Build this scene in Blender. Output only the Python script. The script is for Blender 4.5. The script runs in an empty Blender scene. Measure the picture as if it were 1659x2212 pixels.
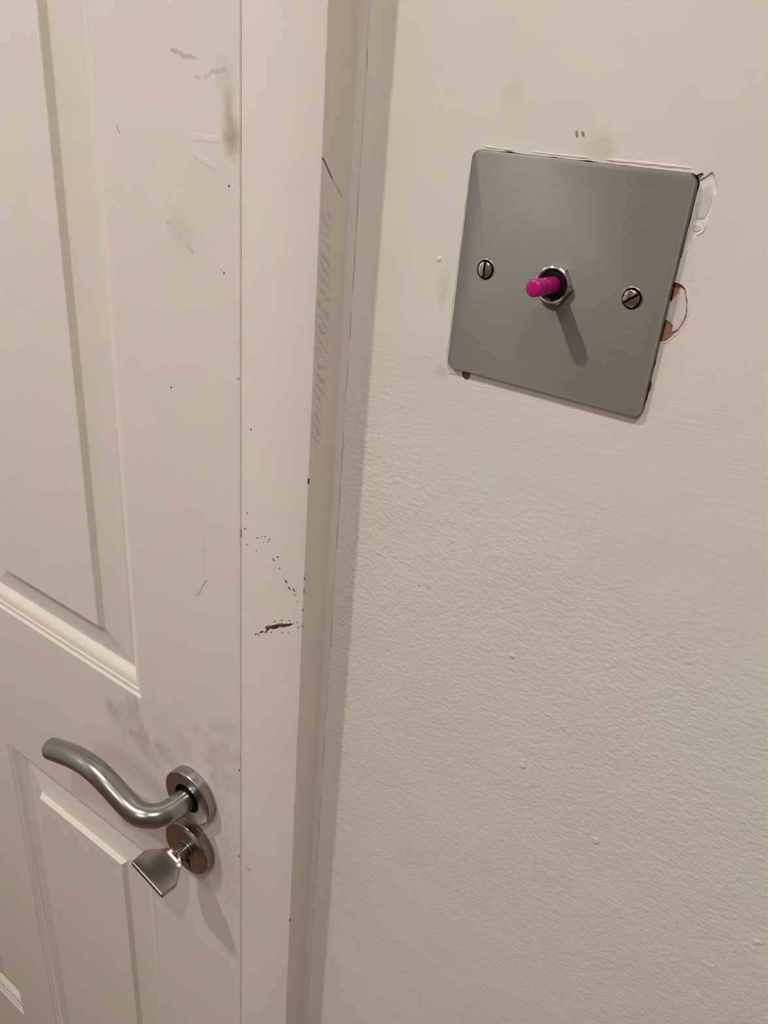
import bpy, bmesh, math, random
from mathutils import Vector, Matrix, noise

# ------------------------------------------------------------------ basics
Z0 = 1.20                      # the switch plate's centre is 1.20 m above the floor
YD = -0.0223                   # face of the architrave and of the closed door leaf
scene = bpy.context.scene
C = scene.collection

# ------------------------------------------------------------------ camera
cam_data = bpy.data.cameras.new('camera')
cam = bpy.data.objects.new('camera', cam_data)
C.objects.link(cam)
scene.camera = cam
FPX = 1717.7
cam_data.sensor_fit = 'HORIZONTAL'
cam_data.sensor_width = 36.0
cam_data.lens = FPX / 1659.0 * 36.0
cam_data.clip_start = 0.01
RIGHT = Vector((0.8144589, 0.5744979, 0.0812942))
DOWN = Vector((0.3203811, -0.3284711, -0.8885171))
FWD = Vector((-0.4837485, 0.7497058, -0.4515845))
m = Matrix.Identity(4)
for i in range(3):
    m[i][0], m[i][1], m[i][2] = RIGHT[i], -DOWN[i], -FWD[i]
m.translation = Vector((0.1211045, -0.2954896, 0.0541254 + Z0))
cam.matrix_world = m

# ------------------------------------------------------------------ world, exposure
world = bpy.data.worlds.new('world')
scene.world = world
world.use_nodes = True
world.node_tree.nodes['Background'].inputs[0].default_value = (1.0, 0.93, 0.84, 1)
world.node_tree.nodes['Background'].inputs[1].default_value = 0.0
scene.view_settings.view_transform = 'Standard'
scene.view_settings.look = 'None'
scene.view_settings.gamma = 1.0
scene.view_settings.exposure = 0.05
scene.view_settings.use_curve_mapping = False
scene.cycles.max_bounces = 6
scene.cycles.diffuse_bounces = 4
scene.cycles.glossy_bounces = 3
CEIL = 1.07                    # ceiling height relative to the plate's centre
LAMP_COLOUR = (1.0, 0.955, 0.885)
LAMPS = [(-0.67, -0.78, 0.0285, 1380.0, 'small round ceiling downlight nearest the door'),
         (0.33, -0.70, 0.0285, 1010.0, 'small round ceiling downlight above the switch side'),
         (-0.20, -1.75, 0.3000, 9.5, 'added large round ceiling light giving soft fill from the back of the room')]  # last lamp is added as flat fill for the lower door and wall

# ------------------------------------------------------------------ node helpers
def new_mat(name):
    mt = bpy.data.materials.new(name)
    mt.use_nodes = True
    nt = mt.node_tree
    return mt, nt, nt.nodes['Principled BSDF']

def N(nt, kind, **kw):
    n = nt.nodes.new(kind)
    for k, v in kw.items():
        setattr(n, k, v)
    return n

def link(nt, a, b):
    nt.links.new(a, b)

def vmath(nt, op, a, b=None):
    n = N(nt, 'ShaderNodeVectorMath', operation=op)
    for i, s in enumerate((a, b)):
        if s is None:
            continue
        if hasattr(s, 'links'):
            link(nt, s, n.inputs[i])
        elif op == 'SCALE' and i == 1:
            n.inputs[3].default_value = s
        else:
            n.inputs[i].default_value = s
    return n

def fmath(nt, op, a, b=None, clamp=False):
    n = N(nt, 'ShaderNodeMath', operation=op, use_clamp=clamp)
    for i, s in enumerate((a, b)):
        if s is None:
            continue
        if hasattr(s, 'links'):
            link(nt, s, n.inputs[i])
        else:
            n.inputs[i].default_value = s
    return n.outputs[0]

def maprange(nt, v, a, b, c, d, smooth=True):
    n = N(nt, 'ShaderNodeMapRange')
    n.interpolation_type = 'SMOOTHSTEP' if smooth else 'LINEAR'
    link(nt, v, n.inputs[0])
    for i, x in enumerate((a, b, c, d)):
        n.inputs[i + 1].default_value = x
    return n.outputs[0]

def tex_noise(nt, vec, scale, detail=2.0, rough=0.5):
    n = N(nt, 'ShaderNodeTexNoise')
    link(nt, vec, n.inputs['Vector'])
    n.inputs['Scale'].default_value = scale
    n.inputs['Detail'].default_value = detail
    n.inputs['Roughness'].default_value = rough
    return n

def mixcol(nt, fac, a, b):
    n = N(nt, 'ShaderNodeMix', data_type='RGBA')
    if hasattr(fac, 'links'):
        link(nt, fac, n.inputs[0])
    else:
        n.inputs[0].default_value = fac
    for s, k in ((a, 6), (b, 7)):
        if hasattr(s, 'links'):
            link(nt, s, n.inputs[k])
        else:
            n.inputs[k].default_value = (*s, 1)
    return n.outputs[2]

def lin(r, g, b):
    f = lambda c: (c / 255 / 12.92) if c <= 10 else ((c / 255 + 0.055) / 1.055) ** 2.4
    return (f(r), f(g), f(b))

def coords(nt):
    return N(nt, 'ShaderNodeNewGeometry').outputs['Position']   # metres in the room

def blob(nt, pos, wob, c, r, strength, soft=0.3, patchy=None):
    """Mask of a smudge of its own shape round c with radii r."""
    p = vmath(nt, 'SUBTRACT', pos, (c[0], c[1], c[2] + Z0)).outputs[0]
    p = vmath(nt, 'DIVIDE', p, r).outputs[0]
    ln = vmath(nt, 'LENGTH', p).outputs['Value']
    ln = fmath(nt, 'ADD', ln, wob)
    f = maprange(nt, ln, soft, 1.0, strength, 0.0)
    if patchy is not None:
        f = fmath(nt, 'MULTIPLY', f, patchy)
    return f

def scratch(nt, pos, wobv, a, b, w, strength, seedoff=None):
    """Mask of a scratch from a to b."""
    a = Vector((a[0], a[1], a[2] + Z0)); b = Vector((b[0], b[1], b[2] + Z0))
    d = b - a
    q = vmath(nt, 'ADD', pos, wobv).outputs[0]
    q = vmath(nt, 'SUBTRACT', q, tuple(a)).outputs[0]
    t = vmath(nt, 'DOT_PRODUCT', q, tuple(d / max(d.length_squared, 1e-12))).outputs['Value']
    t = fmath(nt, 'ADD', t, 0.0, clamp=True)
    s = N(nt, 'ShaderNodeVectorMath', operation='SCALE')
    s.inputs[0].default_value = tuple(d)
    link(nt, t, s.inputs[3])
    ln = vmath(nt, 'DISTANCE', q, s.outputs[0]).outputs['Value']
    return maprange(nt, ln, w * 0.4, w, strength, 0.0)

def paint(name, base, rough, tint=(0.03, 30.0), blobs=(), scratches=(), bump=None, dents=(), hatch=False):
    mt, nt, p = new_mat(name)
    pos = coords(nt)
    col = base
    n1 = tex_noise(nt, pos, tint[1], 2.0)
    f = maprange(nt, n1.outputs[0], 0.35, 0.65, 0, 1)
    warm = (base[0] * (1 + tint[0]), base[1] * (1 - tint[0] * 0.6), base[2] * (1 - tint[0] * 0.4))
    cool = (base[0] * (1 - tint[0]), base[1] * (1 + tint[0] * 0.4), base[2] * (1 - tint[0] * 0.8))
    col = mixcol(nt, f, warm, cool)
    wobn = tex_noise(nt, pos, 60.0, 2.0, 0.5)
    wob = maprange(nt, wobn.outputs[0], 0.25, 0.75, -0.55, 0.55, False)
    pat = maprange(nt, tex_noise(nt, pos, 70.0, 3.0, 0.5).outputs[0], 0.30, 0.70, 0.45, 1.0)
    wv = tex_noise(nt, pos, 160.0, 2.0)
    wv = vmath(nt, 'SUBTRACT', wv.outputs['Color'], (0.5, 0.5, 0.5)).outputs[0]
    for c, r, colour, strength in blobs:
        col = mixcol(nt, blob(nt, pos, wob, c, r, strength, 0.1, pat), col, colour)
    for a, b, w, colour, strength, wig in scratches:
        v = vmath(nt, 'SCALE', wv, wig).outputs[0]
        col = mixcol(nt, scratch(nt, pos, v, a, b, w, strength), col, colour)
    if hatch:
        # rubbed slanting ribs on the side of the strip
        v = vmath(nt, 'ADD', pos, vmath(nt, 'SCALE', wv, 0.007).outputs[0]).outputs[0]
        u = vmath(nt, 'DOT_PRODUCT', v, (0.0, 1.05 * 190, 190.0)).outputs['Value']
        rib = maprange(nt, fmath(nt, 'ABSOLUTE', fmath(nt, 'SUBTRACT', fmath(nt, 'FRACT', u), 0.5)), 0.04, 0.30, 1.0, 0.12)
        k = blob(nt, pos, fmath(nt, 'MULTIPLY', wob, 0.4), (-0.1003, -0.0170, -0.042), (0.0004, 0.0062, 0.075), 0.36, 0.45, rib)
        col = mixcol(nt, fmath(nt, 'MULTIPLY', k, pat), col, lin(112, 84, 70))
    if hasattr(col, 'links'):
        link(nt, col, p.inputs['Base Color'])
    p.inputs['Roughness'].default_value = rough
    h = None
    if bump:
        h = bump(nt, pos)
    for a, b, w, depth in dents:
        v = vmath(nt, 'SCALE', wv, 0.002).outputs[0]
        d = scratch(nt, pos, v, a, b, w, depth)
        h = d if h is None else fmath(nt, 'ADD', h, d)
    if h is not None:
        bn = N(nt, 'ShaderNodeBump')
        bn.inputs['Strength'].default_value = 1.0
        bn.inputs['Distance'].default_value = 0.001
        link(nt, h, bn.inputs['Height'])
        link(nt, bn.outputs[0], p.inputs['Normal'])
    return mt

# ------------------------------------------------------------------ paint relief
def brushed_relief(nt, pos):
    # long soft brush strokes down the timber plus a little orange peel
    s = vmath(nt, 'MULTIPLY', pos, (1.0, 1.0, 0.12)).outputs[0]
    a = tex_noise(nt, s, 260.0, 3.0).outputs[0]
    b = tex_noise(nt, pos, 35.0, 3.0).outputs[0]
    c = tex_noise(nt, pos, 900.0, 2.0).outputs[0]
    h = fmath(nt, 'MULTIPLY', a, 0.10)
    h = fmath(nt, 'ADD', h, fmath(nt, 'MULTIPLY', b, 0.45))
    return fmath(nt, 'ADD', h, fmath(nt, 'MULTIPLY', c, 0.02))

def side_relief(nt, pos):
    return brushed_relief(nt, pos)

def wall_relief(nt, pos):
    sep = N(nt, 'ShaderNodeSeparateXYZ'); link(nt, pos, sep.inputs[0])
    # roller stipple below the plate, smooth filler round and above it
    wz = fmath(nt, 'ADD', sep.outputs['Z'], fmath(nt, 'MULTIPLY', tex_noise(nt, pos, 14.0, 2.0).outputs[0], 0.06))
    wz = fmath(nt, 'ADD', wz, fmath(nt, 'MULTIPLY', sep.outputs['X'], 0.30))
    low = maprange(nt, wz, Z0 - 0.115, Z0 - 0.01, 1.0, 0.06)
    st = vmath(nt, 'MULTIPLY', pos, (0.80, 1.0, 1.0)).outputs[0]
    a = tex_noise(nt, st, 500.0, 3.0, 0.55).outputs[0]
    b = tex_noise(nt, st, 190.0, 2.0, 0.5).outputs[0]
    fade = maprange(nt, sep.outputs['Z'], Z0 - 0.55, Z0 - 0.18, 0.45, 1.0)
    stip = fmath(nt, 'ADD', fmath(nt, 'MULTIPLY', a, 0.46), fmath(nt, 'MULTIPLY', b, 0.30))
    stip = fmath(nt, 'MULTIPLY', fmath(nt, 'MULTIPLY', stip, low), fade)
    # brushed filler strokes just below the plate
    rot = N(nt, 'ShaderNodeVectorRotate', rotation_type='Y_AXIS')
    link(nt, pos, rot.inputs['Vector']); rot.inputs['Angle'].default_value = math.radians(6)
    br = vmath(nt, 'MULTIPLY', rot.outputs[0], (0.07, 1.0, 1.0)).outputs[0]
    br = tex_noise(nt, br, 560.0, 3.0, 0.6).outputs[0]
    band = maprange(nt, sep.outputs['Z'], Z0 - 0.11, Z0 - 0.06, 0.0, 1.0)
    band = fmath(nt, 'MULTIPLY', band, maprange(nt, sep.outputs['Z'], Z0 - 0.04, Z0 - 0.0, 1.0, 0.15))
    h = fmath(nt, 'ADD', stip, fmath(nt, 'MULTIPLY', fmath(nt, 'MULTIPLY', br, band), 0.11))
    wave = tex_noise(nt, pos, 11.0, 2.0).outputs[0]
    return fmath(nt, 'ADD', h, fmath(nt, 'MULTIPLY', wave, 2.2))

DIRT = lin(130, 98, 68)
DARK = lin(60, 45, 36)
GREY = lin(120, 112, 100)

DOOR_COL = (0.74, 0.70, 0.635)
M = {}
M['door_paint'] = paint('white satin door paint', DOOR_COL, 0.42, (0.02, 22.0),
    blobs=[((-0.2555, YD, -0.352), (0.030, 0.02, 0.032), DIRT, 0.34),
           ((-0.236, YD, -0.366), (0.030, 0.02, 0.020), DIRT, 0.26),
           ((-0.205, YD, -0.345), (0.050, 0.02, 0.045), DIRT, 0.16),
           ((-0.158, YD, -0.330), (0.018, 0.02, 0.050), DIRT, 0.22),
           ((-0.1536, YD, 0.048), (0.008, 0.02, 0.022), DIRT, 0.55),
           ((-0.160, YD, -0.430), (0.020, 0.02, 0.040), DIRT, 0.16),
           ((-0.182, YD, -0.010), (0.020, 0.02, 0.020), lin(150, 120, 100), 0.14)],
    scratches=[((-0.186, YD, 0.0688), (-0.172, YD, 0.0668), 0.0013, GREY, 0.40, 0.006),
               ((-0.176, YD, 0.0585), (-0.1545, YD, 0.0630), 0.0011, GREY, 0.28, 0.006),
               ((-0.2755, YD, 0.038), (-0.2735, YD, 0.028), 0.0008, GREY, 0.8, 0.004),
               ((-0.2275, YD, 0.037), (-0.2255, YD, 0.033), 0.0007, GREY, 0.6, 0.004),
               ((-0.181, YD, -0.212), (-0.1725, YD, -0.198), 0.0006, GREY, 0.5, 0.004),
               ((-0.1742, YD, -0.165), (-0.1735, YD, -0.195), 0.0006, GREY, 0.25, 0.004),
               ((-0.193, YD, -0.004), (-0.176, YD, -0.016), 0.0010, GREY, 0.22, 0.01)],
    bump=brushed_relief,
    dents=[((-0.1745, YD, 0.0357), (-0.1600, YD, 0.0357), 0.0018, 0.10),
           ((-0.1740, YD, 0.0285), (-0.1610, YD, 0.0245), 0.0018, 0.10),
           ((-0.181, YD, -0.212), (-0.1725, YD, -0.198), 0.0007, -0.2)])
M['frame_paint'] = paint('white satin frame paint', (0.77, 0.715, 0.655), 0.42, (0.02, 18.0),
    scratches=[((-0.1003, -0.0219, 0.0343), (-0.1003, -0.0150, 0.0262), 0.0006, lin(70, 60, 55), 0.85, 0.001),
               ((-0.1003, -0.0150, 0.0262), (-0.1003, -0.0074, 0.0190), 0.0005, lin(110, 90, 84), 0.4, 0.001),
               ((-0.142, YD, -0.4135), (-0.136, YD, -0.4145), 0.0007, GREY, 0.6, 0.002)], hatch=True,
    bump=brushed_relief)
M['wall_paint'] = paint('white emulsion wall paint', (0.73, 0.70, 0.635), 0.62, (0.02, 12.0),
    blobs=[((0.004, 0, 0.047), (0.010, 0.02, 0.006), lin(165, 150, 110), 0.35),
           ((-0.0305, 0, 0.0627), (0.007, 0.02, 0.007), lin(165, 152, 118), 0.25),
           ((-0.047, 0, -0.046), (0.006, 0.02, 0.005), GREY, 0.4),
           ((-0.050, 0, -0.012), (0.004, 0.02, 0.010), GREY, 0.22)],
    scratches=[((-0.045, 0, -0.1555), (-0.0355, 0, -0.155), 0.0006, DIRT, 0.6, 0.006),
               ((-0.0032, 0, 0.0522), (-0.0026, 0, 0.0508), 0.0007, lin(110, 70, 55), 0.75, 0.001),
               ((-0.0008, 0, 0.0522), (-0.0002, 0, 0.0512), 0.0007, lin(110, 70, 55), 0.75, 0.001),
               ((0.046, 0, 0.0085), (0.056, 0, 0.0125), 0.0003, GREY, 0.22, 0.003),
               ((0.043, 0, -0.034), (0.066, 0, -0.028), 0.0003, GREY, 0.15, 0.004)],
    bump=wall_relief)
M['caulk'] = paint('painted caulk', (0.74, 0.715, 0.65), 0.5, (0.02, 20.0))


def simple(name, col, rough, metal=0.0, bumpscale=None, bumpamt=0.2, var=0.0, varscale=300.0):
    mt, nt, p = new_mat(name)
    pos = coords(nt)
    c = mixcol(nt, tex_noise(nt, pos, varscale, 4.0, 0.6).outputs[0],
               tuple(x * (1 - var) for x in col), tuple(min(1, x * (1 + var)) for x in col))
    link(nt, c, p.inputs['Base Color'])
    p.inputs['Roughness'].default_value = rough
    p.inputs['Metallic'].default_value = metal
    if bumpscale:
        bn = N(nt, 'ShaderNodeBump')
        bn.inputs['Distance'].default_value = 0.0005
        bn.inputs['Strength'].default_value = bumpamt
        link(nt, tex_noise(nt, pos, bumpscale, 3.0).outputs[0], bn.inputs['Height'])
        link(nt, bn.outputs[0], p.inputs['Normal'])
    return mt

M['ceiling_paint'] = simple('white matt paint', (0.80, 0.78, 0.74), 0.8, 0, None, 0, 0.02, 8)
M['white_plaster'] = simple('bare white filler', (0.80, 0.79, 0.76), 0.8, 0, 700, 0.5, 0.06)
M['lilac_plaster'] = simple('old pale grey paint coat', (0.66, 0.62, 0.61), 0.7, 0, 500, 0.3, 0.06, 200)
M['brown_plaster'] = simple('bare brown plaster', lin(172, 128, 104), 0.9, 0, 900, 0.6, 0.18, 500)
M['rust_plaster'] = simple('dark brown plaster', lin(140, 92, 66), 0.9, 0, 900, 0.6, 0.2, 500)
M['bare_wood'] = simple('bare brown wood', lin(158, 108, 74), 0.8, 0, 900, 0.6, 0.45, 900)
M['crack'] = simple('hairline crack', lin(140, 126, 104), 0.9)
M['dark_chip'] = simple('dark undercoat', lin(52, 38, 30), 0.8, 0, None, 0, 0.2)
M['black_plastic'] = simple('black plastic', (0.005, 0.005, 0.005), 0.55)
M['black_plastic'].node_tree.nodes['Principled BSDF'].inputs['Specular IOR Level'].default_value = 0.12
M['dark_gap'] = simple('dark recess', (0.01, 0.009, 0.008), 0.9)
M['pink_plastic'] = simple('magenta plastic', (0.46, 0.004, 0.170), 0.28, 0, None, 0, 0.03)
M['chrome'] = simple('polished nickel', (0.70, 0.67, 0.63), 0.20, 1.0)
M['screw_metal'] = simple('nickel screw', (0.55, 0.50, 0.44), 0.13, 1.0, None, 0, 0.1)
M['satin_steel'] = simple('satin stainless steel', (0.35, 0.345, 0.335), 0.24, 1.0, None, 0, 0.06, 60)
M['satin_nickel'] = simple('satin nickel', (0.30, 0.275, 0.24), 0.27, 1.0, None, 0, 0.05, 60)
M['dark_paint'] = simple('taupe wall paint', (0.25, 0.215, 0.18), 0.7, 0, 300, 0.1, 0.05, 8)
M['floor'] = simple('brown floor', (0.22, 0.135, 0.075), 0.5, 0, None, 0, 0.2, 6)

# brushed stainless plate: horizontal brush lines, so highlights stretch vertically
mt, nt, p = new_mat('brushed stainless steel')
pos = coords(nt)
ln = vmath(nt, 'MULTIPLY', pos, (0.02, 0.02, 1.0)).outputs[0]
f = tex_noise(nt, ln, 2600.0, 3.0, 0.6).outputs[0]
g = tex_noise(nt, pos, 25.0, 3.0).outputs[0]
col = mixcol(nt, f, (0.265, 0.252, 0.236), (0.345, 0.328, 0.306))
link(nt, col, p.inputs['Base Color'])
p.inputs['Metallic'].default_value = 1.0
link(nt, maprange(nt, g, 0.3, 0.7, 0.56, 0.62), p.inputs['Roughness'])
p.inputs['Anisotropic'].default_value = 0.85
p.inputs['Tangent'].default_value = (0, 0, 1)
tn = N(nt, 'ShaderNodeCombineXYZ'); tn.inputs[2].default_value = 1.0
link(nt, tn.outputs[0], p.inputs['Tangent'])
M['brushed_steel'] = mt

def emissive(name, col, strength):
    mt, nt, p = new_mat(name)
    p.inputs['Base Color'].default_value = (0.8, 0.8, 0.8, 1)
    p.inputs['Emission Color'].default_value = (*col, 1)
    p.inputs['Emission Strength'].default_value = strength
    return mt

# ------------------------------------------------------------------ mesh helpers
def finish(name, verts, faces, mat, parent=None, smooth=False, angle=35, mats=None):
    """Vertices are given in room coordinates relative to the plate's centre height."""
    off = Vector((0, 0, Z0))
    if parent is not None:
        w = Vector((0, 0, 0)); q = parent
        while q is not None:
            w += q.location; q = q.parent
        off = off - w
    me = bpy.data.meshes.new(name)
    me.from_pydata([tuple(Vector(v) + off) for v in verts], [], faces)
    bm = bmesh.new(); bm.from_mesh(me)
    bmesh.ops.recalc_face_normals(bm, faces=bm.faces)
    bm.to_mesh(me); bm.free()
    o = bpy.data.objects.new(name, me)
    C.objects.link(o)
    for mm in (mats or [mat]):
        me.materials.append(M[mm])
    if smooth:
        for pl in me.polygons:
            pl.use_smooth = True
        me.set_sharp_from_angle(angle=math.radians(angle))
    if parent is not None:
        o.parent = parent
    return o

def thing(name, label, cat, loc, group=None):
    o = bpy.data.objects.new(name, None)
    o.empty_display_size = 0.02
    C.objects.link(o)
    o.location = (loc[0], loc[1], loc[2] + Z0)
    o['label'] = label; o['category'] = cat
    if group:
        o['group'] = group
    return o

def struct(o, label=None):
    o['kind'] = 'structure'
    if label:
        o['label'] = label
    return o

def box(x0, x1, y0, y1, z0, z1):
    v = [(x, y, z) for x in (x0, x1) for y in (y0, y1) for z in (z0, z1)]
    f = [(0, 1, 3, 2), (4, 6, 7, 5), (0, 4, 5, 1), (2, 3, 7, 6), (0, 2, 6, 4), (1, 5, 7, 3)]
    return v, f

def join(*parts):
    V, F = [], []
    for v, f in parts:
        n = len(V)
        V += v; F += [tuple(i + n for i in q) for q in f]
    return V, F

def lathe_y(cx, cz, prof, n=48, cap_end=True, cap_start=False):
    """Revolve (radius, y) pairs about the axis through (cx, cz) parallel to Y."""
    V, F = [], []
    for r, y in prof:
        for k in range(n):
            a = 2 * math.pi * k / n
            V.append((cx + r * math.cos(a), y, cz + r * math.sin(a)))
    for i in range(len(prof) - 1):
        for k in range(n):
            k2 = (k + 1) % n
            F.append((i * n + k, i * n + k2, (i + 1) * n + k2, (i + 1) * n + k))
    if cap_end:
        F.append(tuple((len(prof) - 1) * n + k for k in range(n)))
    if cap_start:
        F.append(tuple(range(n))[::-1])
    return V, F

def prism_y(poly, y0, y1):
    n = len(poly)
    V = [(x, y0, z) for x, z in poly] + [(x, y1, z) for x, z in poly]
    F = [tuple(range(n)), tuple(range(n, 2 * n))[::-1]]
    F += [(i, (i + 1) % n, n + (i + 1) % n, n + i) for i in range(n)]
    return V, F

def rounded_rect(hx, hz, r, n=8, jitter=0.0, seed=0, sub=0):
    pts = []
    for cx, cz, a0 in ((hx - r, hz - r, 0), (-hx + r, hz - r, 90), (-hx + r, -hz + r, 180), (hx - r, -hz + r, 270)):
        for k in range(n + 1):
            a = math.radians(a0 + 90 * k / n)
            pts.append((cx + r * math.cos(a), cz + r * math.sin(a)))
    if sub:
        out = []
        for i, q in enumerate(pts):
            w = pts[(i + 1) % len(pts)]
            d = math.hypot(w[0] - q[0], w[1] - q[1])
            k = max(1, int(d / sub))
            for j in range(k):
                out.append((q[0] + (w[0] - q[0]) * j / k, q[1] + (w[1] - q[1]) * j / k))
        pts = out
    return pts

def jag(poly, step=0.0007, amp=0.00025, seed=1):
    """Give a traced outline a torn edge."""
    rnd = random.Random(seed)
    out = []
    n = len(poly)
    for i in range(n):
        a, b = poly[i], poly[(i + 1) % n]
        d = math.hypot(b[0] - a[0], b[1] - a[1])
        k = max(1, int(d / step))
        for j in range(k):
            t = j / k
            out.append((a[0] + (b[0] - a[0]) * t + rnd.uniform(-amp, amp), a[1] + (b[1] - a[1]) * t + rnd.uniform(-amp, amp)))
    return out

def cut(o, verts, faces, mat):
    c = finish('cutter', verts, faces, mat)
    md = o.modifiers.new('cut', 'BOOLEAN')
    md.operation = 'DIFFERENCE'; md.object = c; md.solver = 'EXACT'
    md.material_mode = 'TRANSFER'
    dg = bpy.context.evaluated_depsgraph_get()
    me = bpy.data.meshes.new_from_object(o.evaluated_get(dg))
    o.modifiers.clear()
    o.data = me
    bpy.data.objects.remove(c)

# ================================================================== the setting
FLOOR = -Z0
XL, XR, YB = -1.30, 0.95, -2.10
FX0, FX1 = -0.1454, -0.1003        # architrave strip beside the switch
DX0, DX1 = -0.7985, -0.14575        # door leaf
LX0, LX1 = -0.8442, -0.7991        # architrave on the hinge side
DTOP = FLOOR + 1.987

struct(finish('floor', *box(XL, XR, YB, 0.12, FLOOR - 0.1, FLOOR), 'floor'), 'brown floor of the room')
struct(finish('ceiling', *box(XL - 0.1, XR + 0.1, YB - 0.1, 0.12, CEIL, CEIL + 0.1), 'ceiling_paint'), 'white painted ceiling')
struct(finish('wall_left', *box(XL - 0.1, XL, YB - 0.1, 0.12, FLOOR - 0.1, CEIL), 'ceiling_paint'), 'plain white wall on the hinge side of the door')
struct(finish('wall_right', *box(XR, XR + 0.1, YB - 0.1, 0.12, FLOOR - 0.1, CEIL), 'dark_paint'), 'plain taupe painted wall on the switch side of the room')
struct(finish('wall_back', *box(XL, XR, YB - 0.1, YB, FLOOR - 0.1, CEIL), 'dark_paint'), 'plain taupe painted wall opposite the door')
# the wall that carries the switch
wall = finish('wall_front', *box(FX1 - 0.0005, XR, 0.0, 0.12, FLOOR, CEIL), 'wall_paint')
struct(wall, 'cream painted wall with stippled paint around the metal switch plate')
w2 = finish('wall_front', *join(box(XL, LX0 + 0.0005, 0.0, 0.12, FLOOR, CEIL),
            box(LX0 + 0.0005, FX1 - 0.0005, 0.0, 0.12, DTOP + 0.046, CEIL)), 'wall_paint')
struct(w2, 'cream painted wall above and behind the hinge side of the door')

# holes and chips in the paint round the plate
rnd = random.Random(5)
hole = rounded_rect(0.0431, 0.0431, 0.0038, 5, sub=0.0022)
hj = []
for x, z in hole:
    k = 1.0 + 0.018 * max(0.0, noise.noise(Vector((x * 160, z * 160, 3.1))) - 0.12)
    hj.append((x * k, z * k))
cut(wall, *prism_y(hj, -0.01, 0.012), 'dark_gap')
CH1 = [(0.0400, 0.0400), (0.0439, 0.042), (0.0464, 0.0441), (0.0477, 0.0431), (0.0494, 0.0405), (0.0499, 0.0384), (0.049, 0.0366), (0.0492, 0.0328),
       (0.0486, 0.0288), (0.0489, 0.0277), (0.0485, 0.0252), (0.0459, 0.0233), (0.0454, 0.021), (0.0442, 0.0183), (0.0425, 0.0150), (0.0400, 0.0150)]
CH2 = [(0.0395, 0.0081), (0.0413, 0.0081), (0.0453, 0.0076), (0.0472, 0.0063), (0.0488, 0.0026), (0.0499, -0.0019), (0.0496, -0.005),
       (0.0484, -0.0082), (0.0449, -0.0129), (0.0425, -0.0135), (0.0411, -0.012), (0.0395, -0.0115)]
CH3 = [(-0.0361, -0.0410), (-0.0324, -0.0410), (-0.0322, -0.0450), (-0.0327, -0.0465), (-0.0341, -0.047), (-0.0355, -0.0461), (-0.0362, -0.0450)]
CH4 = [(0.0405, -0.0265), (0.0420, -0.0272), (0.0434, -0.0285), (0.0440, -0.03), (0.0438, -0.0318), (0.0430, -0.0331), (0.0405, -0.0325)]
CH5 = [(0.0415, 0.0410), (0.0425, 0.0410), (0.0440, 0.0428), (0.0437, 0.0436), (0.0428, 0.0434), (0.0415, 0.0425)]
cut(wall, *prism_y(jag(CH1, 0.0009, 0.00015, 2), -0.01, 0.0006), 'white_plaster')
cut(wall, *prism_y(jag(CH2, 0.0008, 0.00013, 3), -0.01, 0.0012), 'brown_plaster')
cut(wall, *prism_y(jag(CH3, 0.0008, 0.00012, 4), -0.01, 0.0005), 'rust_plaster')
cut(wall, *prism_y(jag(CH4, 0.0006, 0.00010, 5), -0.01, 0.0004), 'brown_plaster')
cut(wall, *prism_y(jag(CH5, 0.0006, 0.00010, 6), -0.01, 0.0004), 'rust_plaster')

def flake(name, poly, y_back, y_front, mat, parent, label, seed, lift=0.0):
    p2 = jag(poly, 0.0008, 0.00012, seed)
    cx = sum(q[0] for q in p2) / len(p2); cz = sum(q[1] for q in p2) / len(p2)
    inner = [(cx + (x - cx) * 0.86, cz + (z - cz) * 0.86) for x, z in p2]
    n = len(p2)
    V = [(x, y_back, z) for x, z in p2] + [(x, y_front + 0.00012, z) for x, z in p2] + [(x, y_front - lift, z) for x, z in inner]
    F = [tuple(range(n))]
    for i in range(n):
        j = (i + 1) % n
        F += [(i, j, n + j, n + i), (n + i, n + j, 2 * n + j, 2 * n + i)]
    F.append(tuple(range(2 * n, 3 * n)))
    o = finish(name, V, F, mat, parent)
    if label:
        o['label'] = label
    return o

PALE2 = [(0.0451, 0.0066), (0.0470, 0.0057), (0.0484, 0.0026), (0.0494, -0.0019), (0.0490, -0.0051), (0.0479, -0.008), (0.0460, -0.0093),
         (0.0459, -0.0071), (0.0436, -0.0058), (0.0424, -0.0054), (0.0418, -0.0003), (0.0442, 0.0026), (0.045, 0.0045)]
LIL1 = [(0.0446, 0.0389), (0.0466, 0.0408), (0.0486, 0.0372), (0.0484, 0.0327), (0.0479, 0.0297), (0.0449, 0.0292), (0.0450, 0.0339)]
LIL2 = [(0.0447, 0.0275), (0.0471, 0.0275), (0.0475, 0.0261), (0.0459, 0.0251), (0.0446, 0.0256)]
flake('paint_layer', PALE2, 0.0014, 0.0007, 'lilac_plaster', wall, 'pale grey old paint layer in the chipped patch', 11)
flake('paint_layer', LIL1, 0.0008, 0.00035, 'lilac_plaster', wall, 'pale lilac old paint layer at the plate corner', 12)
flake('paint_layer', LIL2, 0.0008, 0.00040, 'lilac_plaster', wall, 'small pale lilac paint layer', 13)

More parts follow.
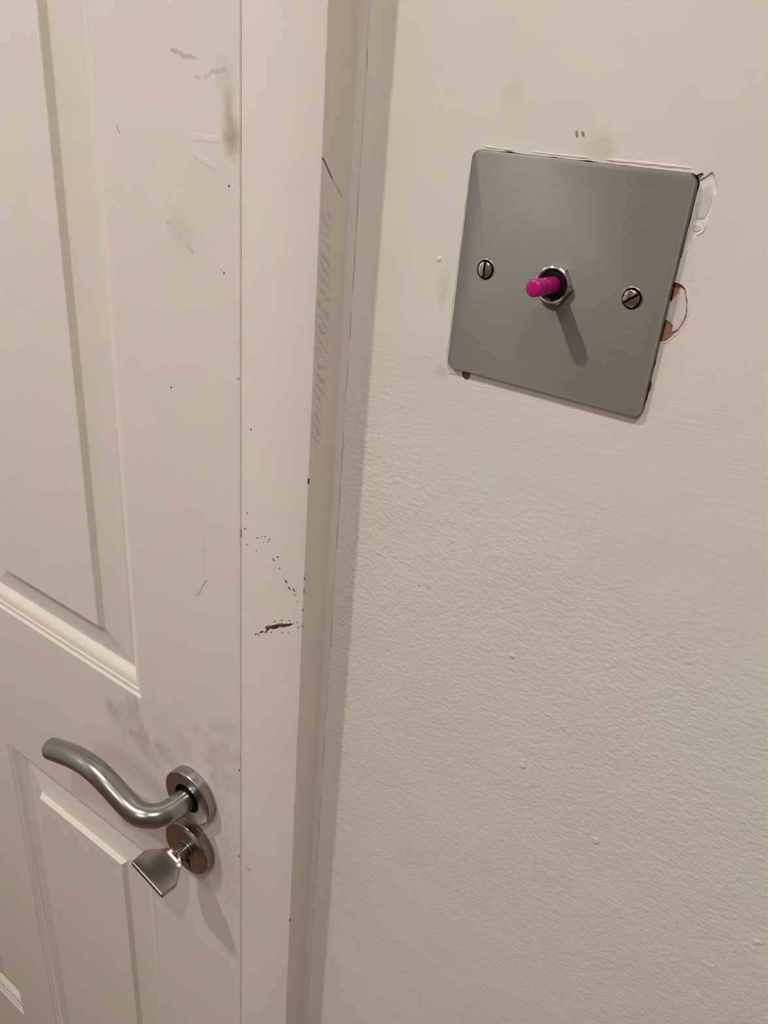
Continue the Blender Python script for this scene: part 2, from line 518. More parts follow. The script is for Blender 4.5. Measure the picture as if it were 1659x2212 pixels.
def ridge(name, pts, w, h, mat, parent, label=None, seed=0, y0=0.0):
    """A low rounded bead of paint along a line on the wall (x, z points)."""
    out = []
    for i in range(len(pts) - 1):
        a, b = pts[i], pts[i + 1]
        k = max(1, int(math.hypot(b[0] - a[0], b[1] - a[1]) / 0.0008))
        out += [(a[0] + (b[0] - a[0]) * j / k, a[1] + (b[1] - a[1]) * j / k) for j in range(k)]
    out.append(pts[-1])
    V, F = [], []
    n = len(out)
    for i, (x, z) in enumerate(out):
        a = out[max(0, i - 1)]; b = out[min(n - 1, i + 1)]
        d = Vector((b[0] - a[0], b[1] - a[1])); d.normalize()
        nx, nz = -d.y, d.x
        e = min(1.0, min(i, n - 1 - i) / 3.0)
        ww = w * (0.25 + 0.75 * e) * (0.75 + 0.6 * noise.noise(Vector((i * 0.21, seed * 7.3, 0))))
        hh = h * e * (0.8 + 0.7 * noise.noise(Vector((i * 0.17, seed * 3.1, 5))))
        for s, t in ((-1, 0), (-0.5, 0.8), (0, 1), (0.5, 0.8), (1, 0)):
            V.append((x + nx * ww * s, y0 - max(0.00002, hh) * t + (0.0002 if t == 0 else 0), z + nz * ww * s))
    for i in range(n - 1):
        for k in range(4):
            F.append((i * 5 + k, i * 5 + k + 1, (i + 1) * 5 + k + 1, (i + 1) * 5 + k))
        F.append((i * 5 + 4, i * 5, (i + 1) * 5, (i + 1) * 5 + 4))
    F += [tuple(range(5)), tuple((n - 1) * 5 + k for k in range(5))]
    o = finish(name, V, F, mat, parent, smooth=True, angle=60)
    if label:
        o['label'] = label
    return o

ridge('paint_ridge', [(-0.040, 0.0442), (-0.033, 0.0440), (-0.026, 0.0441)], 0.0005, 0.0003, 'wall_paint', wall, None, 1)
ridge('paint_ridge', [(-0.020, 0.0442), (-0.010, 0.0441), (0.004, 0.0443)], 0.0008, 0.0002, 'wall_paint', wall, None, 9)
ridge('paint_ridge', [(0.009, 0.0443), (0.020, 0.0445), (0.031, 0.0446), (0.040, 0.0446)], 0.0009, 0.0003, 'wall_paint', wall, None, 10)
ridge('paint_ridge', [(-0.0446, 0.036), (-0.0447, 0.02), (-0.0446, 0.004), (-0.0449, -0.015), (-0.0447, -0.030), (-0.0449, -0.041)], 0.0005, 0.0004, 'wall_paint', wall, None, 2)
ridge('paint_ridge', [(0.0463, 0.0078), (0.0478, 0.0064), (0.0493, 0.0026), (0.0503, -0.0019), (0.0500, -0.0052), (0.0488, -0.0085), (0.0452, -0.0133), (0.0426, -0.0140)], 0.0003, 0.0003, 'white_plaster', wall, 'white broken paint edge round the chip', 3)
ridge('paint_ridge', [(0.0440, 0.0150), (0.0436, 0.019), (0.0440, 0.0235), (0.0444, 0.029), (0.0447, 0.034), (0.0450, 0.0385)], 0.0006, 0.0006, 'white_plaster', wall, 'white filler ridge along the plate edge', 4, 0.0004)
ridge('paint_ridge', [(0.0478, 0.0290), (0.0488, 0.0272), (0.0480, 0.0253), (0.0459, 0.0236)], 0.0004, 0.0004, 'white_plaster', wall, 'white filler ridge', 5)
ridge('paint_ridge', [(0.0452, 0.0205), (0.0441, 0.0180), (0.0436, 0.0140), (0.0436, 0.0100)], 0.0010, 0.0005, 'white_plaster', wall, 'white filler ridge below the chipped corner', 6)
ridge('paint_ridge', [(-0.0321, -0.0466), (-0.0319, -0.0479), (-0.0279, -0.048), (-0.0241, -0.0477), (-0.0186, -0.0469), (-0.0174, -0.0456)], 0.0002, 0.00018, 'wall_paint', wall, None, 7)
ridge('paint_ridge', [(-0.0445, -0.0440), (-0.0425, -0.0458), (-0.0395, -0.0462)], 0.0006, 0.0005, 'wall_paint', wall, None, 8)

# small lumps in the wall paint
rnd = random.Random(21)
for x, z, r in [(0.0689, -0.253, 0.0022), (0.1462, -0.2598, 0.0022), (-0.0539, 0.0001, 0.0013), (0.026, -0.232, 0.0018), (0.010, -0.172, 0.0016), (-0.071, -0.148, 0.0014)]:
    prof = [(r * 1.0, 0.0002), (r * 0.95, -0.00003), (r * 0.7, -0.00018), (r * 0.35, -0.00026)]
    v, f = lathe_y(x, z, prof, 10)
    v = [(a + rnd.uniform(-1, 1) * r * 0.15, b, c + rnd.uniform(-1, 1) * r * 0.15) for a, b, c in v]
    finish('paint_lump', v, f, 'wall_paint', wall, smooth=True, angle=80)

# ------------------------------------------------------------------ architrave strips
def strip(name, prof, z0, z1, mat, step=0.006, wob=None, parent=None):
    """Sweep a closed (x, y) profile up the wall; wob(i, z) -> (dx, dy) moves a profile point."""
    n = len(prof)
    k = int((z1 - z0) / step)
    V, F = [], []
    for s in range(k + 1):
        z = z0 + (z1 - z0) * s / k
        for i, (x, y) in enumerate(prof):
            dx, dy = wob(i, z) if wob else (0, 0)
            V.append((x + dx, y + dy, z))
    for s in range(k):
        for i in range(n):
            j = (i + 1) % n
            F.append((s * n + i, s * n + j, (s + 1) * n + j, (s + 1) * n + i))
    F += [tuple(range(n)), tuple(k * n + i for i in range(n))]
    return finish(name, V, F, mat, parent, smooth=True, angle=25)

b = 0.0009
prof = [(FX0, 0.10), (FX0, YD + b), (FX0 + b * 0.3, YD + b * 0.3), (FX0 + b, YD),
        (FX1 - b, YD), (FX1 - b * 0.3, YD + b * 0.3), (FX1, YD + b), (FX1, 0.10)]
def arch_wob(i, z):
    if i in (0, 7):
        return 0, 0
    w = 0.00022 * noise.noise(Vector((z * 22, 0, 1))) + 0.00012 * noise.noise(Vector((z * 130, 0, 4)))
    if i in (4, 5, 6):
        nick = 0.0
        if abs(z - 0.0755) < 0.012:
            nick = -0.0005 * max(0, noise.noise(Vector((z * 500, 0, 9))) + 0.3)
        return w + nick, 0
    return 0.00012 * noise.noise(Vector((z * 60, 0, 8))), 0
arch = strip('trim_1', prof, FLOOR, DTOP + 0.046, 'frame_paint', 0.004, arch_wob)
struct(arch, 'white painted door frame strip with a brown gouge, beside the switch wall')
GOUGE = [(-0.1268, -0.2088), (-0.1240, -0.2062), (-0.1200, -0.2040), (-0.1150, -0.2010), (-0.1105, -0.1985), (-0.1071, -0.1967), (-0.1068, -0.1976),
         (-0.1100, -0.1998), (-0.1127, -0.2017), (-0.1165, -0.2038), (-0.1203, -0.2063), (-0.1240, -0.2086), (-0.1262, -0.2096)]
cut(arch, *prism_y(jag(GOUGE, 0.0007, 0.00018, 8), YD - 0.01, YD + 0.0011), 'bare_wood')

def chip(x, z, w, h, ang, seed, mat='dark_chip', parent=arch, y=YD):
    """A fleck of paint missing, showing the undercoat: a small irregular pit lip."""
    rnd = random.Random(seed)
    n = 8
    V = []
    ca, sa = math.cos(ang), math.sin(ang)
    ring = []
    for k in range(n):
        a = 2 * math.pi * k / n
        r = rnd.uniform(0.7, 1.15)
        px, pz = w * r * math.cos(a), h * r * math.sin(a)
        ring.append((x + px * ca - pz * sa, z + px * sa + pz * ca))
    V = [(a, y + 0.0003, c) for a, c in ring] + [(a, y - 0.00006, c) for a, c in ring]
    F = [tuple(range(n, 2 * n)), tuple(range(n))] + [(i, (i + 1) % n, n + (i + 1) % n, n + i) for i in range(n)]
    return finish('paint_chip', V, F, mat, parent)

specks = [(-0.1408, -0.1419, .0003, .0004), (-0.1423, -0.152, .0006, .0003), (-0.1279, -0.1511, .0004, .0003), (-0.1246, -0.1516, .0003, .0005),
          (-0.1405, -0.161, .0003, .0003), (-0.1217, -0.1628, .0003, .0007), (-0.1186, -0.16, .0005, .0003), (-0.117, -0.1662, .0004, .0003),
          (-0.1125, -0.1725, .0010, .0004), (-0.1101, -0.1757, .0010, .0004), (-0.1069, -0.1754, .0008, .0004), (-0.1064, -0.1783, .0003, .0003),
          (-0.1044, -0.1814, .0003, .0003), (-0.1333, -0.1539, .0006, .0002), (-0.1304, -0.1524, .0004, .0002), (-0.1291, -0.1551, .0004, .0002),
          (-0.1258, -0.1535, .0004, .0002), (-0.1336, -0.1619, .0004, .0002), (-0.1383, -0.094, .0003, .0005)]
for i, (x, z, w, h) in enumerate(specks):
    chip(x, z, w * 1.35, h * 1.35, -0.7 if w > 0.0007 else 0.6, 30 + i)
# torn flecks round the gouge
for i, (x, z, w, h, a) in enumerate([(-0.1295, -0.2130, .0019, .0005, .9), (-0.1318, -0.2158, .0012, .0004, -.9), (-0.1338, -0.2168, .0010, .0003, 1.2),
        (-0.1275, -0.2122, .0010, .0005, -.5), (-0.1255, -0.2112, .0008, .0004, 1.3), (-0.1222, -0.2098, .0009, .0003, 1.4), (-0.1060, -0.1962, .0006, .0002, .5),
        (-0.1095, -0.1960, .0012, .0002, .5), (-0.1150, -0.1985, .0015, .0002, .55), (-0.1200, -0.2015, .0014, .0002, .55), (-0.1040, -0.1945, .0008, .0002, .5),
        (-0.1140, -0.2062, .0012, .0002, .5), (-0.1100, -0.2040, .0008, .0002, .5), (-0.1030, -0.1975, .0003, .0009, .0)]):
    chip(x, z, w, h, a, 60 + i)
chip(-0.1240, -0.2066, .0028, .0005, .55, 80, 'bare_wood')
chip(-0.1165, -0.2016, .0040, .0005, .55, 81, 'bare_wood')
chip(-0.1190, -0.2052, .0034, .0006, .58, 82)
chip(-0.1120, -0.2008, .0040, .0005, .58, 83)
chip(-0.1250, -0.2095, .0020, .0007, .8, 84)
# nicks on the outer edge of the strip
for i, (z, w, h) in enumerate([(-0.1099, .00022, .0011), (-0.4341, .00022, .0011), (-0.1655, .0001, .0008), (-0.1730, .00008, .0014), (-0.1850, .00008, .0010), (-0.1953, .0001, .0007)]):
    rr = random.Random(90 + i)
    v, f = box(FX1 - w * 1.6, FX1 + 0.00012, YD - 0.0001, YD + w * 2.2, z - h, z + h)
    v = [(x + rr.uniform(-.0001, .0001), y, zz + rr.uniform(-.0004, .0004)) for x, y, zz in v]
    finish('paint_chip', v, f, 'dark_chip', arch)
finish('paint_chip', *box(FX0 - 0.0001, FX0 + 0.0005, YD - 0.00012, YD + 0.001, -0.1575, -0.1535), 'bare_wood', arch)

# filler bead in the corner between strip and wall
cb = [(FX1 - 0.0003, 0.002), (FX1 - 0.0003, -0.0030), (FX1 + 0.0006, -0.0021), (FX1 + 0.0015, -0.0013), (FX1 + 0.0026, -0.0006), (FX1 + 0.0028, -0.00035), (FX1 + 0.0028, 0.002)]
def caulk_wob(i, z):
    a = noise.noise(Vector((z * 30, 2, 0))) * 0.0006 + noise.noise(Vector((z * 140, 5, 0))) * 0.00025
    return ((a if i in (3, 4, 5, 6) else a * 0.4 if i == 2 else 0), (a * 0.4 if i in (2, 3) else 0))
cau = strip('caulk_bead', cb, FLOOR, DTOP, 'caulk', 0.004, caulk_wob, arch)
cau['label'] = 'painted filler bead along the corner'
def crack_wob(i, z):
    a = noise.noise(Vector((z * 30, 2, 0))) * 0.0006 + noise.noise(Vector((z * 140, 5, 0))) * 0.00025
    sink = 0.0006 * max(0.0, noise.noise(Vector((z * 45, 9, 0))) + 0.12)
    return a, sink
ck = strip('crack', [(FX1 + 0.00295, -0.00002), (FX1 + 0.00305, -0.00010), (FX1 + 0.00315, -0.00002), (FX1 + 0.00305, 0.0010)], -0.45, 0.075, 'crack', 0.003, crack_wob, arch)
ck['label'] = 'hairline crack along the filler bead'

arch2 = strip('trim_2', [(LX0, 0.10), (LX0, YD + b), (LX0 + b, YD), (LX1 - b, YD), (LX1, YD + b), (LX1, 0.10)], FLOOR, DTOP + 0.046, 'frame_paint', 0.1)
struct(arch2, 'white painted door frame strip on the hinge side')
head = finish('trim_3', *box(LX1, FX0, YD, 0.10, DTOP + 0.001, DTOP + 0.046), 'frame_paint')
struct(head, 'white painted door frame head above the door')

# ------------------------------------------------------------------ the door
door = bpy.data.objects.new('door_1', None)
C.objects.link(door)
door.location = ((DX0 + DX1) / 2, YD + 0.0175, 0.0)
door['kind'] = 'structure'
door['label'] = 'white panelled door with raised mouldings and a satin lever handle'
DB = FLOOR + 0.006
CT = DTOP - 0.002
PR = (-0.4350, -0.2405)     # right column of panels
PL = (-0.7030, -0.5085)     # left column
ROWS = [(-0.9630, -0.4805), (-0.3222, 0.3850), (0.4950, 0.6780)]
THICK = 0.035
# the leaf: stiles, rails and muntin as one continuous painted skin with six openings
xs = [DX0, PL[0], PL[1], PR[0], PR[1], DX1]
zs = [DB]
for r in ROWS:
    zs += list(r)
zs.append(CT)
V, F = [], []
idx = {}
def vid(x, y, z):
    k = (round(x, 6), round(y, 6), round(z, 6))
    if k not in idx:
        idx[k] = len(V); V.append((x, y, z))
    return idx[k]
for i in range(5):
    for j in range(7):
        opening = i in (1, 3) and j in (1, 3, 5)
        for y in (YD, YD + THICK):
            if not opening:
                F.append((vid(xs[i], y, zs[j]), vid(xs[i + 1], y, zs[j]), vid(xs[i + 1], y, zs[j + 1]), vid(xs[i], y, zs[j + 1])))
        if opening:
            for (xa, za, xb, zb) in ((xs[i], zs[j], xs[i + 1], zs[j]), (xs[i + 1], zs[j], xs[i + 1], zs[j + 1]), (xs[i + 1], zs[j + 1], xs[i], zs[j + 1]), (xs[i], zs[j + 1], xs[i], zs[j])):
                F.append((vid(xa, YD, za), vid(xb, YD, zb), vid(xb, YD + THICK, zb), vid(xa, YD + THICK, za)))
for i in range(5):
    for z in (zs[0], zs[-1]):
        F.append((vid(xs[i], YD, z), vid(xs[i + 1], YD, z), vid(xs[i + 1], YD + THICK, z), vid(xs[i], YD + THICK, z)))
for j in range(7):
    for x in (xs[0], xs[-1]):
        F.append((vid(x, YD, zs[j]), vid(x, YD, zs[j + 1]), vid(x, YD + THICK, zs[j + 1]), vid(x, YD + THICK, zs[j])))
leaf = finish('door_leaf', V, F, 'door_paint', door)
bv = leaf.modifiers.new('bevel', 'BEVEL'); bv.width = 0.0006; bv.segments = 2; bv.limit_method = 'ANGLE'; bv.angle_limit = math.radians(60)

# moulded panel profile: (distance in from the opening, depth behind the door face)
PROF = [(0.0, 0.0004), (0.0012, 0.0014), (0.0040, 0.0018), (0.0046, 0.0026), (0.0070, 0.0032), (0.0100, 0.0050), (0.0125, 0.0075), (0.0142, 0.0088), (0.0155, 0.0090),
        (0.0175, 0.0086), (0.0385, 0.0044), (0.0389, 0.0041), (0.0411, 0.0005), (0.0415, 0.0002)]
for (x0, x1) in (PR, PL):
    for (z0, z1) in ROWS:
        V, F = [], []
        for t, d in PROF:
            V += [(x0 + t, YD + d, z0 + t), (x1 - t, YD + d, z0 + t), (x1 - t, YD + d, z1 - t), (x0 + t, YD + d, z1 - t)]
        for k in range(len(PROF) - 1):
            for i in range(4):
                j = (i + 1) % 4
                F.append((k * 4 + i, k * 4 + j, k * 4 + 4 + j, k * 4 + 4 + i))
        k = (len(PROF) - 1) * 4
        F.append((k, k + 1, k + 2, k + 3))
        n0 = len(V)
        V += [(x0, YD + 0.020, z0), (x1, YD + 0.020, z0), (x1, YD + 0.020, z1), (x0, YD + 0.020, z1)]
        for i in range(4):
            j = (i + 1) % 4
            F.append((i, j, n0 + j, n0 + i))
        F.append((n0, n0 + 1, n0 + 2, n0 + 3))
        pn = finish('panel', V, F, 'door_paint', door)
        for pl in pn.data.polygons:
            pl.use_smooth = True
        pn.data.set_sharp_from_angle(angle=math.radians(20))
        for pl in pn.data.polygons:
            if pl.area > 0.003:
                pl.use_smooth = False
for i, (x, z, w, h) in enumerate([(-0.1961, -0.0869, .0007, .0005), (-0.1525, 0.0176, .0006, .0005), (-0.1562, -0.0208, .0004, .0006), (-0.158, -0.0196, .0003, .0003),
                                  (-0.1470, -0.0700, .0003, .0008), (-0.1468, -0.4080, .0004, .0014), (-0.1468, -0.3290, .0005, .0016)]):
    chip(x, z, w, h, 0.2, 120 + i, parent=door)

# ------------------------------------------------------------------ lever handle
R1 = (-0.1893, -0.3768)
R2 = (-0.1920, -0.4279)
lev = thing('lever_handle', 'satin steel lever handle with wavy grip on a round rose', 'door handle', (R1[0], YD, R1[1]))
def rose(c, parent, r=0.0212, t=0.0076, hole=0.0112, mat='satin_steel'):
    prof = [(r, YD - 0.0001), (r, YD - 0.0018), (r - 0.0002, YD - 0.0020), (r - 0.0002, YD - 0.0023), (r, YD - 0.0025), (r, YD - t + 0.0009),
            (r - 0.0004, YD - t + 0.0003), (r - 0.0011, YD - t), (hole + 0.0004, YD - t), (hole, YD - t + 0.0004), (hole, YD - 0.0022)]
    return finish('rose', *lathe_y(c[0], c[1], prof, 72, cap_end=False), mat, parent, smooth=True, angle=30)
rose(R1, lev)
bush = finish('bushing', *lathe_y(R1[0], R1[1], [(0.0112, YD - 0.0021), (0.0060, YD - 0.0026)], 40), 'black_plastic', lev)
bush['label'] = 'black plastic bushing inside the rose'
# grip: centre line out of the rose, round the elbow, then a wave towards the hinge side
path = []
H = 0.0365
rb = 0.0175
for k in range(5):
    path.append(Vector((R1[0], YD - 0.002 - (H - rb - 0.002) * k / 4.0, R1[1])))
for k in range(1, 11):
    a = math.radians(90 * k / 10)
    path.append(Vector((R1[0] - rb * (1 - math.cos(a)), YD - (H - rb) - rb * math.sin(a), R1[1])))
ctrl = [(-0.2068, -0.3768), (-0.2110, -0.3764), (-0.2180, -0.3745), (-0.2260, -0.3710), (-0.2340, -0.3674), (-0.2430, -0.3647), (-0.2520, -0.3638), (-0.2620, -0.3648),
        (-0.2710, -0.3674), (-0.2790, -0.3700), (-0.2860, -0.3727), (-0.2925, -0.3750), (-0.2962, -0.3762)]
for x, z in ctrl[1:]:
    path.append(Vector((x, YD - H, z)))
# smooth the path a little, then loft rings along it
for it in range(3):
    path = [path[0]] + [(path[i - 1] + path[i] * 2 + path[i + 1]) / 4 for i in range(1, len(path) - 1)] + [path[-1]]
fine = []
for i in range(len(path) - 1):
    p0 = path[max(0, i - 1)]; p1 = path[i]; p2 = path[i + 1]; p3 = path[min(len(path) - 1, i + 2)]
    for k in range(3):
        t = k / 3
        fine.append(0.5 * ((2 * p1) + (p2 - p0) * t + (2 * p0 - 5 * p1 + 4 * p2 - p3) * t * t + (3 * p1 - p0 - 3 * p2 + p3) * t ** 3))
fine.append(path[-1])
def tube(fine, rad, n=28, endcap=True):
    V, F = [], []
    tang = [(fine[min(i + 1, len(fine) - 1)] - fine[max(i - 1, 0)]).normalized() for i in range(len(fine))]
    up = Vector((0, 0, 1))
    rings = [(fine[i], tang[i], rad) for i in range(len(fine))]
    if endcap:
        e, t = fine[-1], tang[-1]
        for dd, rr in ((0.0008, 0.985), (0.0016, 0.93), (0.0022, 0.84), (0.0026, 0.70), (0.0028, 0.5), (0.0029, 0.25)):
            rings.append((e + t * dd, t, rad * rr))
    for c, t, r in rings:
        u = up - t * up.dot(t); u.normalize()
        w = t.cross(u)
        for k in range(n):
            a = 2 * math.pi * k / n
            V.append(c + u * (r * math.cos(a)) + w * (r * math.sin(a)))
    for i in range(len(rings) - 1):
        for k in range(n):
            k2 = (k + 1) % n
            F.append((i * n + k, i * n + k2, (i + 1) * n + k2, (i + 1) * n + k))
    F += [tuple(range(n)), tuple((len(rings) - 1) * n + k for k in range(n))]
    return V, F
finish('grip', *tube(fine, 0.0081), 'satin_steel', lev, smooth=True, angle=50)

# ------------------------------------------------------------------ thumb turn
turn = thing('thumb_turn', 'satin nickel thumb turn lock on a round rose below the lever handle', 'door lock', (R2[0], YD, R2[1]))
rose(R2, turn, 0.0213, 0.0080, 0.0072, 'satin_nickel')
finish('collar', *lathe_y(R2[0], R2[1], [(0.0074, YD - 0.0030), (0.0074, YD - 0.0083), (0.0071, YD - 0.0088), (0.0061, YD - 0.0089), (0.0058, YD - 0.0080)], 40, cap_end=False),
       'satin_nickel', turn, smooth=True, angle=40)
sp = finish('spindle', *lathe_y(R2[0], R2[1], [(0.0057, YD - 0.002), (0.0057, YD - 0.0190)], 36), 'satin_nickel', turn, smooth=True, angle=40)
ANG = math.radians(-17.6)
secs = [(0.0150, 0.0056, 0.0056), (0.0165, 0.0062, 0.0058), (0.0178, 0.0075, 0.0054), (0.0190, 0.0085, 0.0044), (0.0205, 0.0097, 0.0034), (0.0228, 0.0115, 0.0027), (0.0262, 0.0141, 0.0024),
        (0.0296, 0.0166, 0.0023), (0.0302, 0.0168, 0.0023), (0.0350, 0.0165, 0.0023), (0.0400, 0.0162, 0.0023), (0.0410, 0.0160, 0.0021), (0.0416, 0.0156, 0.0016), (0.0418, 0.0150, 0.0010)]
V, F = [], []
n = 40
for si, (h, wx, tz) in enumerate(secs):
    e = 2.0 + 10.0 * min(1.0, si / 6.0)
    for k in range(n):
        a = 2 * math.pi * k / n
        ca, sa = math.cos(a), math.sin(a)
        # rounded rectangle section that starts as a circle
        q = (abs(ca) ** e + abs(sa) ** e) ** (-1 / e)
        px, pz = wx * ca * q, tz * sa * q
        V.append((R2[0] - 0.0012 * min(1, si / 5) + px * math.cos(ANG) - pz * math.sin(ANG), YD - h, R2[1] + px * math.sin(ANG) + pz * math.cos(ANG)))
for i in range(len(secs) - 1):
    for k in range(n):
        k2 = (k + 1) % n
        F.append((i * n + k, i * n + k2, (i + 1) * n + k2, (i + 1) * n + k))
F += [tuple(range(n)), tuple((len(secs) - 1) * n + k for k in range(n))]
finish('turn_head', V, F, 'satin_nickel', turn, smooth=True, angle=16)
slot = finish('slot', *prism_y([(-0.1945, -0.4362), (-0.1875, -0.4330), (-0.1880, -0.4385), (-0.1878, -0.4452), (-0.1897, -0.4408), (-0.1938, -0.4402)], YD - 0.0070, YD - 0.00808), 'black_plastic', turn)
slot['label'] = 'small black slot in the rose'

# ------------------------------------------------------------------ toggle switch
PY = -0.0026                    # front of the steel plate
sw = thing('toggle_switch', 'square brushed steel switch plate with a magenta toggle', 'light switch', (0, 0, -0.043))
hx = 0.043
outer = rounded_rect(hx, hx, 0.0034, 8)
inner1 = rounded_rect(hx - 0.0003, hx - 0.0003, 0.0031, 8)
inner2 = rounded_rect(hx - 0.0009, hx - 0.0009, 0.0026, 8)
n = len(outer)
V = [(x, 0.0004, z) for x, z in outer] + [(x, PY + 0.0007, z) for x, z in outer] + [(x, PY + 0.0002, z) for x, z in inner1] + [(x, PY, z) for x, z in inner2]
F = [tuple(range(n))]
for r in range(3):
    F += [(r * n + i, r * n + (i + 1) % n, (r + 1) * n + (i + 1) % n, (r + 1) * n + i) for i in range(n)]
F.append(tuple(range(3 * n, 4 * n)))
plate = finish('plate', V, F, 'brushed_steel', sw, smooth=True, angle=20)
# countersunk screw holes and the bush hole
for cx in (-0.0303, 0.0303):
    cut_v, cut_f = lathe_y(cx, 0.0, [(0.0039, PY - 0.001), (0.0039, PY + 0.0020)], 40, True, True)
    # local space of the plate: cutter built in the room, plate still in place
    c = finish('cutter', cut_v, cut_f, 'dark_gap')
    md = plate.modifiers.new('cut', 'BOOLEAN'); md.operation = 'DIFFERENCE'; md.object = c; md.solver = 'EXACT'; md.material_mode = 'TRANSFER'
    bpy.context.view_layer.update()
    dg = bpy.context.evaluated_depsgraph_get()
    me = bpy.data.meshes.new_from_object(plate.evaluated_get(dg))
    plate.modifiers.clear(); plate.data = me
    bpy.data.objects.remove(c)

def screw(cx, ang, label):
    r, hw = 0.0031, 0.00042
    V, F = [], []
    ca, sa = math.cos(ang), math.sin(ang)
    dome = lambda u, v: PY - 0.00005 - 0.0006 * max(0.0, 1 - (u * u + v * v) / (r * r)) ** 0.7
    for s in (-1, 1):
        nu, nv = 8, 16
        base = len(V)
        for i in range(nu + 1):
            u = hw + (r * 0.9995 - hw) * i / nu
            half = math.sqrt(max(0, r * r - u * u))
            for j in range(nv + 1):
                v = -half + 2 * half * j / nv
                V.append((s * u, dome(u, v), v))
        for i in range(nu):
            for j in range(nv):
                a = base + i * (nv + 1) + j
                F.append((a, a + 1, a + nv + 2, a + nv + 1))
        # slot wall
        b2 = len(V)
        half = math.sqrt(r * r - hw * hw)
        for j in range(nv + 1):
            V.append((s * hw, PY + 0.0009, -half + 2 * half * j / nv))
        for j in range(nv):
            F.append((base + j, base + j + 1, b2 + j + 1, b2 + j))
    V = [(cx + x * ca - z * sa, y, x * sa + z * ca) for x, y, z in V]
    o = finish('screw', V, F, 'screw_metal', sw, smooth=True, angle=40)
    o['label'] = label
    d = finish('slot', *lathe_y(cx, 0.0, [(0.00385, PY + 0.0018), (0.00385, PY + 0.0011)], 32), 'dark_gap', o)
    rim = finish('countersink', *lathe_y(cx, 0.0, [(0.0042, PY + 0.00005), (0.0041, PY - 0.00006), (0.0040, PY - 0.00008), (0.00388, PY + 0.0003)], 48, cap_end=False), 'chrome', o, smooth=True, angle=60)
screw(-0.0307, math.radians(1), 'slotted screw with an upright slot')
screw(0.0298, math.radians(-52), 'slotted screw with a slanting slot')

# hexagonal nut, bush and toggle
NC = (-0.0004, -0.0004)
def hexring(R, y, rot=-3):
    return [(NC[0] + R * math.cos(math.radians(rot + 60 * k)), y, NC[1] + R * math.sin(math.radians(rot + 60 * k))) for k in range(6)]
def hex_at(a, R, rot=-3):
    k = (math.degrees(a) - rot) % 60 - 30
    return R * math.cos(math.radians(30)) / math.cos(math.radians(k))
V, F = [], []
n = 72
def ring(fn, y):
    for k in range(n):
        a = 2 * math.pi * k / n
        r = fn(a)
        V.append((NC[0] + r * math.cos(a), y, NC[1] + r * math.sin(a)))
NY = PY - 0.0022
ring(lambda a: hex_at(a, 0.0078), PY + 0.0002)
ring(lambda a: hex_at(a, 0.0078), NY + 0.0006)
ring(lambda a: min(hex_at(a, 0.0078), 0.0072), NY + 0.00012)
ring(lambda a: 0.0067, NY)
ring(lambda a: 0.0064, NY - 0.0002)
ring(lambda a: 0.0061, NY - 0.0001)
ring(lambda a: 0.0053, NY + 0.0010)
ring(lambda a: 0.0053, PY)
for i in range(7):
    for k in range(n):
        k2 = (k + 1) % n
        F.append((i * n + k, i * n + k2, (i + 1) * n + k2, (i + 1) * n + k))
nut = finish('hex_nut', V, F, 'chrome', sw, smooth=True, angle=25)
nut['label'] = 'shiny hexagonal nut'
bsh = finish('bushing', *lathe_y(NC[0], NC[1], [(0.00535, PY), (0.00535, NY + 0.0009), (0.0045, NY + 0.0006), (0.0038, NY + 0.0004), (0.0029, NY + 0.0006)], 48), 'black_plastic', sw, smooth=True, angle=50)
bsh['label'] = 'black plastic bushing'
# toggle stick: straight out, slightly flared tip with a flat end
tip_z = 0.0004
axis = Vector((-0.0002, -0.0165, 0.0006)).normalized()
prof = [(0.00315, -0.0015), (0.00315, 0.004), (0.00312, 0.0070), (0.00312, 0.0090), (0.0030, 0.0098), (0.00292, 0.0102), (0.0030, 0.0106), (0.0032, 0.0111), (0.00325, 0.0130), (0.00325, 0.0154),
        (0.00315, 0.0163), (0.0028, 0.0168), (0.0021, 0.01695)]
V, F = [], []
n = 36
u = Vector((1, 0, 0)); w = axis.cross(u).normalized(); u = w.cross(axis)
o0 = Vector((NC[0], NY + 0.0005, NC[1]))
for r, l in prof:
    for k in range(n):
        a = 2 * math.pi * k / n
        V.append(o0 + axis * l + u * (r * math.cos(a)) + w * (r * math.sin(a)))
for i in range(len(prof) - 1):
    for k in range(n):
        k2 = (k + 1) % n
        F.append((i * n + k, i * n + k2, (i + 1) * n + k2, (i + 1) * n + k))
F += [tuple(range(n)), tuple((len(prof) - 1) * n + k for k in range(n))]
tg = finish('toggle', V, F, 'pink_plastic', sw, smooth=True, angle=50)
tg['label'] = 'magenta plastic toggle stick'

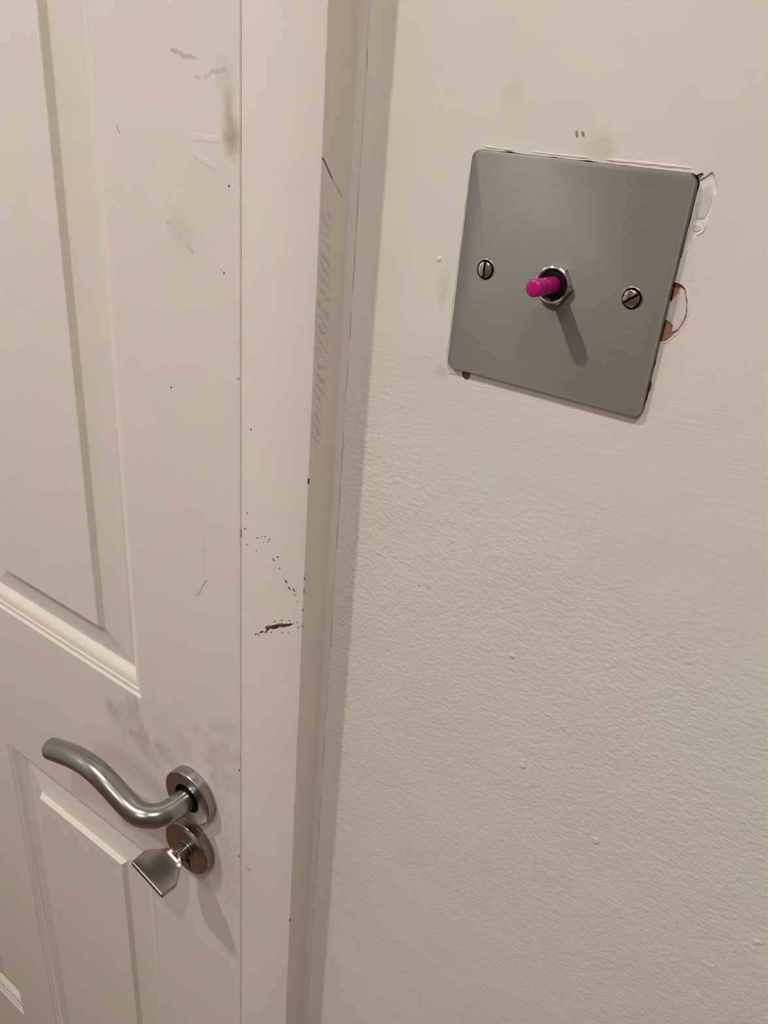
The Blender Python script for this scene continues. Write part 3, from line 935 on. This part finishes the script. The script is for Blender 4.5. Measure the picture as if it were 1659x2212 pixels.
# ------------------------------------------------------------------ ceiling downlights and the added fill lamp
for i, (x, y, rl, power, label) in enumerate(LAMPS):
    t = thing('downlight' if rl < 0.1 else 'added_fill_lamp', label, 'ceiling light', (x, y, CEIL))
    V, F = [], []
    n = 48
    prof = [(rl + 0.0165, CEIL), (rl + 0.0165, CEIL - 0.004), (rl + 0.0125, CEIL - 0.007), (rl + 0.0015, CEIL - 0.007), (rl - 0.0015, CEIL - 0.003)]
    for r, z in prof:
        for k in range(n):
            a = 2 * math.pi * k / n
            V.append((x + r * math.cos(a), y + r * math.sin(a), z))
    for q in range(len(prof) - 1):
        for k in range(n):
            k2 = (k + 1) % n
            F.append((q * n + k, q * n + k2, (q + 1) * n + k2, (q + 1) * n + k))
    finish('bezel', V, F, 'chrome', t, smooth=True, angle=40)
    M['lamp_%d' % i] = emissive('lit lamp %d' % i, LAMP_COLOUR, power)
    V = [(x + rl * math.cos(2 * math.pi * k / 32), y + rl * math.sin(2 * math.pi * k / 32), CEIL - 0.0045) for k in range(32)]
    finish('lamp', V, [tuple(range(32))], 'lamp_%d' % i, t)

# ------------------------------------------------------------------ dusk pane in a window added on the hinge-side wall
win = bpy.data.objects.new('added_window', None)  # unseen window, added to put a blue glint on the lever
C.objects.link(win)
win.location = (XL, -0.95, Z0)
win['kind'] = 'structure'; win['label'] = 'added small window glowing blue for the lever glint, hinge side wall'
M['blue_glint'] = emissive('dusk light in frosted glass', (0.30, 0.45, 1.0), 4.0)  # blue emission added for the glint on the metal
wy0, wy1, wz0, wz1 = -1.06, -0.84, 0.22, 0.50
finish('pane', *box(XL + 0.002, XL + 0.008, wy0, wy1, wz0, wz1), 'blue_glint', win)
fr = 0.035
for bx in (box(XL, XL + 0.025, wy0 - fr, wy0, wz0 - fr, wz1 + fr), box(XL, XL + 0.025, wy1, wy1 + fr, wz0 - fr, wz1 + fr),
           box(XL, XL + 0.025, wy0, wy1, wz0 - fr, wz0), box(XL, XL + 0.025, wy0, wy1, wz1, wz1 + fr)):
    finish('added_window_frame', *bx, 'frame_paint', win)
